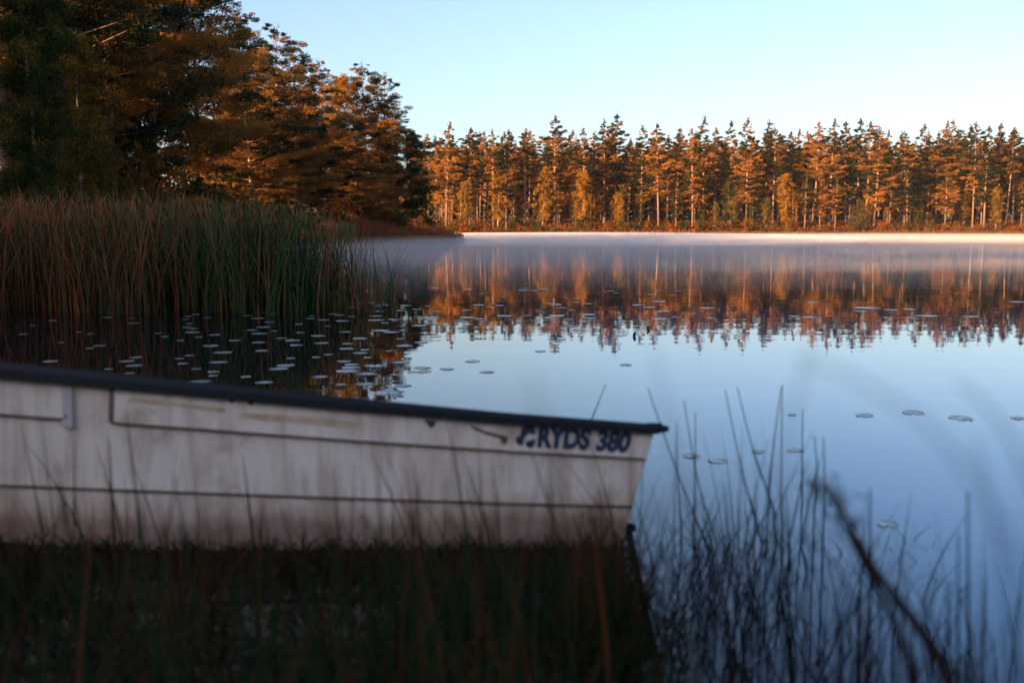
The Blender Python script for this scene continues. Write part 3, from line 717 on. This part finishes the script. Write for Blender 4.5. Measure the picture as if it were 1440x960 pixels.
for side in (1, -1):
    strip(hull, us, 0, LV[1] + .02, .014, .0, side)
    strip(hull, us, LV[1], LV[2] + .02, .018, .002, side)
    for a, b in ((0, 2.56), (2.78, 3.8)):
        uu = np.array([a] + [u for u in us if a < u < b] + [b]); strip(hull, uu, LV[2], 1.0, .026, .008, side, ends=True)
    uu = np.linspace(2.54, 2.80, 4); strip(hull, uu, LV[2] + .004, 1.0, .004, .002, side)
    # grime lines under each lap
    for s, o, rng_u in ((LV[1], .020, us), (LV[2], .028, np.linspace(.02, 2.56, 24)), (LV[2], .028, np.linspace(2.78, 3.75, 10))):
        v = []
        for u in rng_u: v += [S(u, s - .010, o - .003, side), S(u, s + .003, o + .0015, side)]
        seam.add(v, [(2 * i, 2 * i + 2, 2 * i + 3, 2 * i + 1) for i in range(len(rng_u) - 1)])
    # bottom to the keel
    v = []
    for u in us: v += [S(u, 0, .014, side), wor(u + .165 * max(0, 1 - u / .8), side * half_c(u) * .5, .02 + (wchine(u) - .06)), wor(u + .165 * max(0, 1 - u / .8), 0, (wchine(u) - .06))]
    hull.add(v, [(3 * i + k, 3 * i + 3 + k, 3 * i + 4 + k, 3 * i + 1 + k) for i in range(len(us) - 1) for k in (0, 1)])
    # inner skin
    v = []
    for u in us: v += [S(u, 1.0, -.02, side), S(u, .5, -.02, side), S(u, .03, -.02, side), wor(u + .165 * max(0, 1 - u / .8), 0, wchine(u) - .02)]
    hull.add(v, [(4 * i + k, 4 * i + 4 + k, 4 * i + 5 + k, 4 * i + 1 + k) for i in range(len(us) - 1) for k in (0, 1, 2)])
# transom and bow plate
tr = [S(0, s, .012, 1) for s in (0, .4, .75, 1)] + [S(0, s, .012, -1) for s in (1, .75, .4, 0)] + [wor(.165, 0, 0)]
hull.add(tr, [tuple(range(9))]); tr2 = [(x - .03, y, z) for x, y, z in tr]; hull.add(tr2, [tuple(range(9))[::-1]])
hull.add([S(3.8, s, .012, 1) for s in (0, .5, 1)] + [S(3.8, s, .012, -1) for s in (1, .5, 0)], [tuple(range(6))])
ho = bpart('hull', hull, M['hull'])
bpart('seam', seam, M['seam'])
# vertical dark edges of the oarlock recess
mbx = MB()
for u, w_ in ((2.565, .022), (2.775, .006)):
    mbx.add([S(u - w_, LV[2], .0285), S(u + .004, LV[2], .0285), S(u + .004, .99, .0115), S(u - w_, .99, .0115)], [(0, 1, 2, 3)])
bpart('recess_edge', mbx, M['seam'])
mbx = MB(); mbx.add([S(2.79, LV[2] - .05, .031), S(2.745, LV[2] - .05, .031), S(2.745, .99, .016), S(2.79, .99, .016)], [(0, 1, 2, 3)]); mbx.add([S(2.79, LV[2] - .05, .0), S(2.745, LV[2] - .05, .0), S(2.745, .99, .0), S(2.79, .99, .0)], [(3, 2, 1, 0)])
mbx.f += [(0, 4, 5, 1), (1, 5, 6, 2), (3, 7, 4, 0)]; mbx.m += [0] * 3; mbx.t += [0] * 3
bpart('batten', mbx, mat_plain('white_batten', (.46, .42, .40), .5))
# rub rail all round the gunwale
def rail_ring(u, side):
    hh = .052 + .012 * u; b = half_g(u); W = Hh(u)
    return [wor(u, side * (b + .040), W - hh * .62), wor(u, side * (b + .046), W - hh * .1), wor(u, side * (b + .030), W + hh * .30), wor(u, side * (b - .022), W + hh * .30), wor(u, side * (b - .030), W - hh * .2)]
rail = MB()
ur = np.concatenate([[-.055], us])
for side in (1, -1):
    v = [];
    for i, u in enumerate(ur):
        r5 = rail_ring(max(u, 0), side)
        if u < 0:
            c = np.mean(r5, 0); r5 = [tuple(c + (np.array(p) - c) * .55 + np.array((.06, 0, 0))) for p in r5]
        v += r5
    f = [(5 * i + k, 5 * i + 5 + k, 5 * i + 5 + (k + 1) % 5, 5 * i + (k + 1) % 5) for i in range(len(ur) - 1) for k in range(5)]
    f.append((0, 1, 2, 3, 4)); rail.add(v, f)
a = [wor(-.03, v_, Hh(0) + w_) for v_ in (-.6, .6) for w_ in (-.02, .022)]; b = [wor(.04, v_, Hh(0) + w_) for v_ in (-.6, .6) for w_ in (-.021, .023)]
rail.add(a + b, [(0, 1, 3, 2), (4, 6, 7, 5), (1, 5, 7, 3), (0, 2, 6, 4)])
bpart('rub_rail', rail, M['rubber'], smooth=False)
for u in (.55, 1.9, 3.0):
    mbx = MB(); hb = half_g(u) - .06; ww = Hh(u) - .24
    c = [wor(u + du, v_, ww + dw) for dw in (0, .03) for du in (-.13, .13) for v_ in (-hb, hb)]
    mbx.add(c, [(0, 1, 3, 2), (4, 6, 7, 5), (0, 4, 5, 1), (2, 3, 7, 6), (0, 2, 6, 4), (1, 5, 7, 3)]); bpart('thwart', mbx, M['wood'])
# lettering
def on_strake(x_, z_, off=.0):            # metres right of u0 / above the lap -> hull surface
    u = .66 - x_; s = LV[2] + z_ / (Hh(u) - wchine(u))
    k = (s - LV[2]) / (1 - LV[2])
    return S(u, s, .026 + (.008 - .026) * k + .003 + off)
def text_mesh(txt, size, x0, z0, width, name):
    cu = bpy.data.curves.new(name, 'FONT'); cu.body = txt; cu.size = size; cu.offset = .0065; cu.resolution_u = 4
    o = bpy.data.objects.new(name, cu); col.objects.link(o)
    dg = bpy.context.evaluated_depsgraph_get(); me = bpy.data.meshes.new_from_object(o.evaluated_get(dg))
    bpy.data.objects.remove(o); 
    co = np.array([v.co[:] for v in me.vertices]); lo, hi = co.min(0), co.max(0)
    for v, c in zip(me.vertices, co):
        v.co = on_strake(x0 + (c[0] - lo[0]) / (hi[0] - lo[0]) * width, z0 + (c[1] - lo[1]) / (hi[1] - lo[1]) * size)
    me.transform(Matrix.Translation((-boat.location.x, -boat.location.y, 0)))
    me.materials.clear(); me.materials.append(M['navy']); return link(name, me, boat)
text_mesh('RYDS', .108, .108, .022, .255, 'lettering')
text_mesh('380', .104, .395, .020, .165, 'lettering')
def decal(name, poly, mat, off=0.0):
    mbx = MB(); mbx.add([on_strake(x_, z_, off) for x_, z_ in poly], [tuple(range(len(poly)))]); return bpart(name, mbx, mat)
mbx = MB()
def blob(cx, cz, rx, rz, a0=0, a1=360, n=14): return [(cx + rx * math.cos(rad(a0 + (a1 - a0) * i / n)), cz + rz * math.sin(rad(a0 + (a1 - a0) * i / n))) for i in range(n + (0 if a1 - a0 >= 360 else 1))]
for poly in (blob(.062, .098, .034, .030, -30, 200), blob(.028, .052, .026, .022, 60, 300), blob(.074, .046, .024, .026, 180, 400), blob(.040, .082, .018, .016)):
    mbx.add([on_strake(*p, .001 * i) for i, p in enumerate([]) ] or [on_strake(*p) for p in poly], [tuple(range(len(poly)))])
bpart('emblem', mbx, M['navy'])
decal('triangle_mark', [(-.43, .118), (-.372, .118), (-.385, .09), (-.40, .078)], M['blue'])
decal('rust_patch', [(-.22, .112), (-.15, .085), (-.09, .075), (-.035, .066), (-.04, .03), (-.06, .03), (-.075, .055), (-.14, .068), (-.2, .09)], M['rust'])
decal('tape_strip', [(-1.3, .062), (-.74, .052), (-.70, .085), (-.95, .094), (-1.28, .090)], M['tape'])
decal('tape_strip', [(-1.82, .10), (-1.36, .085), (-1.36, .105), (-1.80, .122)], M['tape'])
decal('tape_strip', [(-.25, .12), (-.02, .112), (-.02, .122), (-.24, .132)], M['tape'])
for x_, z_ in ((-1.33, .145), (-1.24, .14)):
    decal('rivet_hole', blob(x_, z_, .013, .013, 0, 360, 10), M['rubber'], .002)
# mooring ring at the foot of the transom
mbx = MB(); c = np.array(S(0, .06, .03)) + np.array((.02, -.02, 0)); pts = [c + np.array((.026 * math.cos(t) , .01 * math.sin(t * 2), .026 * math.sin(t))) for t in np.linspace(0, 6.2832, 15)]
mbx.tube(pts, [.007] * 15, 6); bpart('mooring_ring', mbx, M['rubber'])

# ------------------------------------------------------------------ foreground sedge and rushes
rng = np.random.default_rng(41)
def blades(name, px, yb, h, drift, width, tint, mat, nseg=6, bend=2.0, zb=None):
    n = len(px); x = (px - 720) / F * yb
    z = np.full(n, -.04) if zb is None else zb
    base = np.stack([x, yb, z], 1)
    return strips(name, base, drift, h, width, nseg, mat, tint, bend)
def z_for(py, y): return CAM_H - (py - 322) * y / F
# the dark mass in front of the boat
def tufts(nt, x0, x1, y0, y1, per, spread):
    cx = rng.uniform(x0, x1, nt); cy_ = rng.uniform(y0, y1, nt); k = rng.integers(per[0], per[1], nt)
    hs = np.repeat(rng.uniform(.55, 1.25, nt), k); tn = np.repeat(rng.normal(0, .22, nt), k)
    d = rng.normal(0, 1, (k.sum(), 2)) * spread
    X = np.repeat(cx, k) + d[:, 0]; Y = np.clip(np.repeat(cy_, k) + d[:, 1], y0 - .1, y1 + .1)
    return X, Y, hs, tn, d / spread
X, yb, hs, tn, d = tufts(115, -2.75, .58, 1.9, 4.25, (30, 75), .10)
n = len(X); px = 720 + F * X / yb; ok = px < 868 + (2100 / yb - 468) * .42 + rng.normal(0, 20, n); X, yb, hs, tn, d, px = X[ok], yb[ok], hs[ok], tn[ok], d[ok], px[ok]; n = len(X)
h = np.clip(rng.normal(.27, .09, n), .06, .6) * hs * np.interp(yb, [3, 3.6, 4.3], [1, .85, .5])
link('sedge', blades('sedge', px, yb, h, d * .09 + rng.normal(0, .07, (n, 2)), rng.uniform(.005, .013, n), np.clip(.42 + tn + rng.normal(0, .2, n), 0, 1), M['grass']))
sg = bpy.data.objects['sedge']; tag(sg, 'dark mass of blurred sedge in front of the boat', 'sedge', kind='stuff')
n = 7000; yb = np.concatenate([rng.uniform(2.1, 4.42, 4200), rng.uniform(4.1, 4.6, 2800)]); px = rng.uniform(-150, 868, n); px = np.minimum(px, 868) + np.maximum(0, px - 700) / 168 * (2100 / yb - 468) * .42  # mat added to blacken the reflection band; right edge follows the transom's mirror line
mt = link('reflection_grass', blades('reflection_grass', px, yb, rng.uniform(.03, .16, n), rng.normal(0, .12, (n, 2)), rng.uniform(.008, .02, n), np.clip(rng.normal(.5, .3, n), 0, 1), M['peat'], nseg=3))
tag(mt, 'low mat of dark red-brown grass added as the dark hull reflection', 'grass', kind='stuff')
# broad blades close to the lens
n = 110; yb = rng.uniform(.9, 1.7, n); px = rng.uniform(-100, 800, n)
h = z_for(np.clip(rng.normal(850, 70, n), 700, 990), yb) - .0
t4 = link('near_sedge', blades('near_sedge', px, yb, h, rng.normal(0, .22, (n, 2)), rng.uniform(.006, .014, n), np.clip(rng.normal(.4, .3, n), 0, 1), M['grass'], bend=1.6))
tag(t4, 'broad out-of-focus blades closest to the viewer at the bottom left', 'sedge', kind='stuff')
# taller blades crossing the hull
n = 230; yb = rng.uniform(1.9, 4.2, n); px = rng.uniform(-40, 890, n)
top = np.clip(rng.normal(700, 55, n), 560, 780); h = z_for(top, yb) + .04
tg2 = link('tall_sedge', blades('tall_sedge', px, yb, h, rng.normal(0, .10, (n, 2)) + np.array((-.05, 0)), rng.uniform(.006, .016, n), np.clip(rng.normal(.45, .3, n), 0, 1), M['grass'], bend=1.6))
tag(tg2, 'taller blurred blades rising across the white hull', 'sedge', kind='stuff')
n = 220; yb = rng.uniform(3.3, 4.4, n); px = rng.normal(850, 26, n)
h = np.maximum(.1, z_for(np.clip(rng.normal(760, 45, n), 640, 900), yb) + .04)
t3 = link('tall_sedge', blades('tall_sedge', px, yb, h, rng.normal(0, .10, (n, 2)), rng.uniform(.004, .009, n), np.clip(rng.normal(.65, .3, n), 0, 1), M['grass'], bend=1.6))
tag(t3, 'rust-brown tuft of grass hiding the foot of the transom', 'sedge', kind='stuff')
# rushes right of the stern
n = 430; px = np.concatenate([rng.normal(1020, 75, 240), rng.uniform(880, 1380, 190)]); yb = rng.uniform(2.9, 4.7, n)
top = np.clip(rng.normal(760, 75, n), 600, 930) + np.maximum(0, np.abs(px - 1030) - 110) * .5; h = np.maximum(.12, z_for(top, yb) + .04)
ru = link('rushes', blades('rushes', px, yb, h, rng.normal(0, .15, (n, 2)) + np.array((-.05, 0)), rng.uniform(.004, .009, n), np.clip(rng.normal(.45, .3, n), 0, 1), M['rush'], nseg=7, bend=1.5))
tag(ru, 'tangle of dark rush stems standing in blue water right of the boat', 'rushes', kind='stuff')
n = 200; px = rng.uniform(1120, 1480, n); yb = rng.uniform(1.6, 3.4, n)
top = np.clip(rng.normal(860, 70, n), 700, 1000); h = np.maximum(.1, z_for(top, yb) + .04)
r2 = link('rushes', blades('rushes', px, yb, h, rng.normal(0, .09, (n, 2)), rng.uniform(.004, .008, n), np.clip(rng.normal(.6, .3, n), 0, 1), M['rush'], nseg=6, bend=1.6))
tag(r2, 'blurred dark stems in the bottom right corner', 'rushes', kind='stuff')
# single stems one can pick out: (polyline in the photo), distance, width, label
def stem(name, pl, y, r0, r1, label, cat, mat, tint=.3, group=None):
    ys_ = np.linspace(y[0], y[1], len(pl)) if hasattr(y, '__len__') else [y] * len(pl)
    P = [at(a, b, q) for (a, b), q in zip(pl, ys_)]
    # smooth the polyline
    P = np.array(P); t = np.linspace(0, len(P) - 1, 4 * (len(P) - 1) + 1); k = np.arange(len(P))
    Q = np.stack([np.interp(t, k, P[:, i]) for i in range(3)], 1)
    for _ in range(3): Q[1:-1] = (Q[:-2] + 2 * Q[1:-1] + Q[2:]) / 4
    b0 = Q[0].copy()
    if b0[2] > 0: Q = np.vstack([[b0[0] - (Q[1][0] - b0[0]) * .2, b0[1], -.03 if y_is_water(b0) else float(ground_z(b0[0], b0[1])) - .03], Q])
    mb = MB(); n_ = len(Q); mb.tube(Q - Q[0], [r0 + (r1 - r0) * i / (n_ - 1) for i in range(n_)], 5, tint=tint)
    o = link(name, mb.mesh(name, mat, True)); o.location = Q[0]; return tag(o, label, cat, group)
def y_is_water(p): return float(ground_z(p[0], p[1])) < 0
for pl, y, lab in [([(1105, 830), (1098, 700), (1100, 540)], 4.6, 'tallest upright rush stem, its tip against pale water'), ([(1075, 800), (1085, 640), (1099, 545)], 4.4, 'rush stem leaning right to meet the tallest tip'),
                   ([(1090, 720), (1060, 640), (1037, 545)], 4.7, 'rush stem leaning left with its tip left of the tallest pair'), ([(1070, 760), (1040, 650), (1020, 548)], 4.6, 'left one of two parallel rush stems leaning left'),
                   ([(1000, 780), (950, 660), (911, 545)], 4.5, 'rush stem crossing behind the boat end, tip left of all'), ([(1128, 700), (1128, 640), (1129, 575)], 5.2, 'straight rush stem standing alone right of the tallest tips'),
                   ([(1020, 800), (980, 680), (962, 563)], 4.6, 'rush stem with its tip just right of the boat corner'), ([(975, 760), (978, 660), (978, 580)], 4.8, 'short upright rush stem beside the boat corner'),
                   ([(958, 740), (952, 660), (952, 595)], 4.6, 'upright rush stem hugging the boat corner'), ([(828, 600), (840, 570), (852, 540)], 5.9, 'lone thin stem showing above the boat rail'),
                   ([(1145, 720), (1150, 660), (1145, 612)], 4.4, 'leaning stem right of the straight one'), ([(1158, 740), (1160, 680), (1158, 615)], 4.2, 'blurred stem at the right side of the rush tangle'),
                   ([(1110, 760), (1125, 690), (1130, 660)], 4.3, 'short stem bent right within the rush tangle'),
                   ([(1225, 790), (1223, 740), (1224, 686)], 3.2, 'blurred upright stem just left of the nearest lily pad'), ([(1362, 900), (1361, 800), (1361, 690)], 2.6, 'tall blurred upright stem in the right part of the photo'),
                   ([(1348, 930), (1347, 850), (1348, 752)], 2.6, 'upright stem just left of the tall blurred one'), ([(1330, 940), (1332, 880), (1338, 815)], 2.4, 'shorter blurred stem with a bent tip at right')]:
    stem('rush_stem', pl, y, .0045, .002, lab, 'rush stem', M['rush'], .3, 'single rush stems')
for pl, y, r_, lab, tint in [([(1350, 1000), (1322, 925), (1278, 862), (1236, 812), (1206, 762), (1186, 715), (1164, 690), (1136, 676)], (1.45, 2.1), .013, 'thick dark blurred stalk leaning across the lower right', .8),
                       ([(1300, 1010), (1270, 900), (1225, 810), (1180, 730), (1165, 680)], (1.5, 2.0), .010, 'dark blurred stalk close beside the thick leaning one', .7),
                       ([(1390, 1000), (1340, 930), (1260, 850), (1195, 800)], (1.5, 1.9), .004, 'thin dark blade crossing the thick leaning stalk', .7),
                       ([(1230, 1000), (1215, 880), (1180, 790), (1110, 740)], (1.6, 2.0), .006, 'dark blurred blade arching left below the thick stalk', .9),
                       ([(1500, 1000), (1440, 800), (1370, 670), (1290, 580), (1180, 520), (1120, 505)], (.62, .75), .0013, 'large faint arching blade sweeping over the right water', .4),
                       ([(1520, 900), (1470, 720), (1420, 610), (1380, 560), (1345, 535)], (.75, .9), .0015, 'blurred pale blade leaning in from the right edge', .4),
                       ([(1440, 1000), (1420, 860), (1400, 740), (1370, 620)], (.8, .9), .0013, 'faint upright blade near the right edge', .4),
                       ([(1060, 980), (1085, 760), (1110, 600), (1140, 490)], (.70, .8), .0013, 'ghostly wide blade crossing above the rush tips', .4),
                       ([(1010, 1000), (985, 800), (950, 640), (920, 490)], (.75, .85), .001, 'ghostly blade rising above the boat corner', .4),
                       ([(800, 1000), (790, 800), (770, 640), (745, 520)], (.62, .7), .0010, 'very faint blade rising in front of the boat lettering', .4),
                       ([(1040, 1000), (1020, 900), (960, 830), (905, 800)], (1.6, 2.0), .003, 'dark curved blade drooping towards the boat end', .7)]:
    stem('grass_blade', pl, y, r_, r_ * (.6 if r_ < .003 else .15), lab, 'grass blade', M['rush'], tint, 'blurred foreground blades')

stalk = [o for o in bpy.data.objects if o.get('label', '').startswith('thick dark blurred stalk')][0]
kp = np.array([at(*p) for p in [(1206, 762, 1.95), (1186, 715, 2.02), (1164, 690, 2.07), (1140, 678, 2.1)]]) - np.array(stalk.location)
tt = rng.random(110) ** .8 * 3; P = np.stack([np.interp(tt, range(4), kp[:, i]) for i in range(3)], 1) + rng.normal(size=(110, 3)) * np.array((.020, .025, .020))
link('seed_head', quads('seed_head', leaf_quads(P, np.array((-.5, 0, .5)) + rng.normal(size=P.shape) * .5, rng.uniform(.03, .07, len(P)), .004), M['rush'], rng.uniform(.6, 1, len(P))), stalk)
# ------------------------------------------------------------------ mist lying on the lake
def ellipsoid(name, c, r, mat, label):
    mb = MB(); nu, nv = 40, 12; v = []; f = []
    for j in range(nv + 1):
        ph = -math.pi / 2 + math.pi * j / nv
        for i in range(nu):
            th = 2 * math.pi * i / nu; v.append((r[0] * math.cos(ph) * math.cos(th), r[1] * math.cos(ph) * math.sin(th), r[2] * math.sin(ph)))
    for j in range(nv):
        for i in range(nu): f.append((j * nu + i, j * nu + (i + 1) % nu, (j + 1) * nu + (i + 1) % nu, (j + 1) * nu + i))
    mb.add(v, f); o = link(name, mb.mesh(name, mat)); o.location = c; return tag(o, label, 'mist', kind='stuff')
MT = [mist_mat('mist_wisp', d, (1, .92, .88)) for d in (.0012, .0028, .006)]
mr_ = random.Random(4)
for i in range(18):
    y = mr_.uniform(34, 170); x = mr_.uniform(-.1, .5) * y * .9 + mr_.uniform(-4, 4)
    r_ = mr_.uniform(14, 34) * (.5 + y / 150)
    ellipsoid('mist', (x, y, -.03), (r_ * 1.6, min(r_, (y - 20) * .8), mr_.uniform(.45, 1.4)), MT[i % 3], 'thin wisps of morning mist drifting over the lake')
ellipsoid('mist', (45, 166, -.02), (120, 40, .75), mist_mat('mist_bank', .008, (1, .92, .88)), 'bright low mist bank before the far shore')
ellipsoid('mist', (10, 160, -.02), (46, 44, 1.0), mist_mat('mist_glow', .05, (1, .92, .88)), 'brightest mist off the tip of the point')
mb = MB(); mb.box((0, 150, 20), (700, 420, 46))
hz = link('haze', mb.mesh('haze', mist_mat('haze_air', .00008, (1, .97, .95)))); tag(hz, 'faint morning haze over the whole lake', 'haze', kind='stuff')
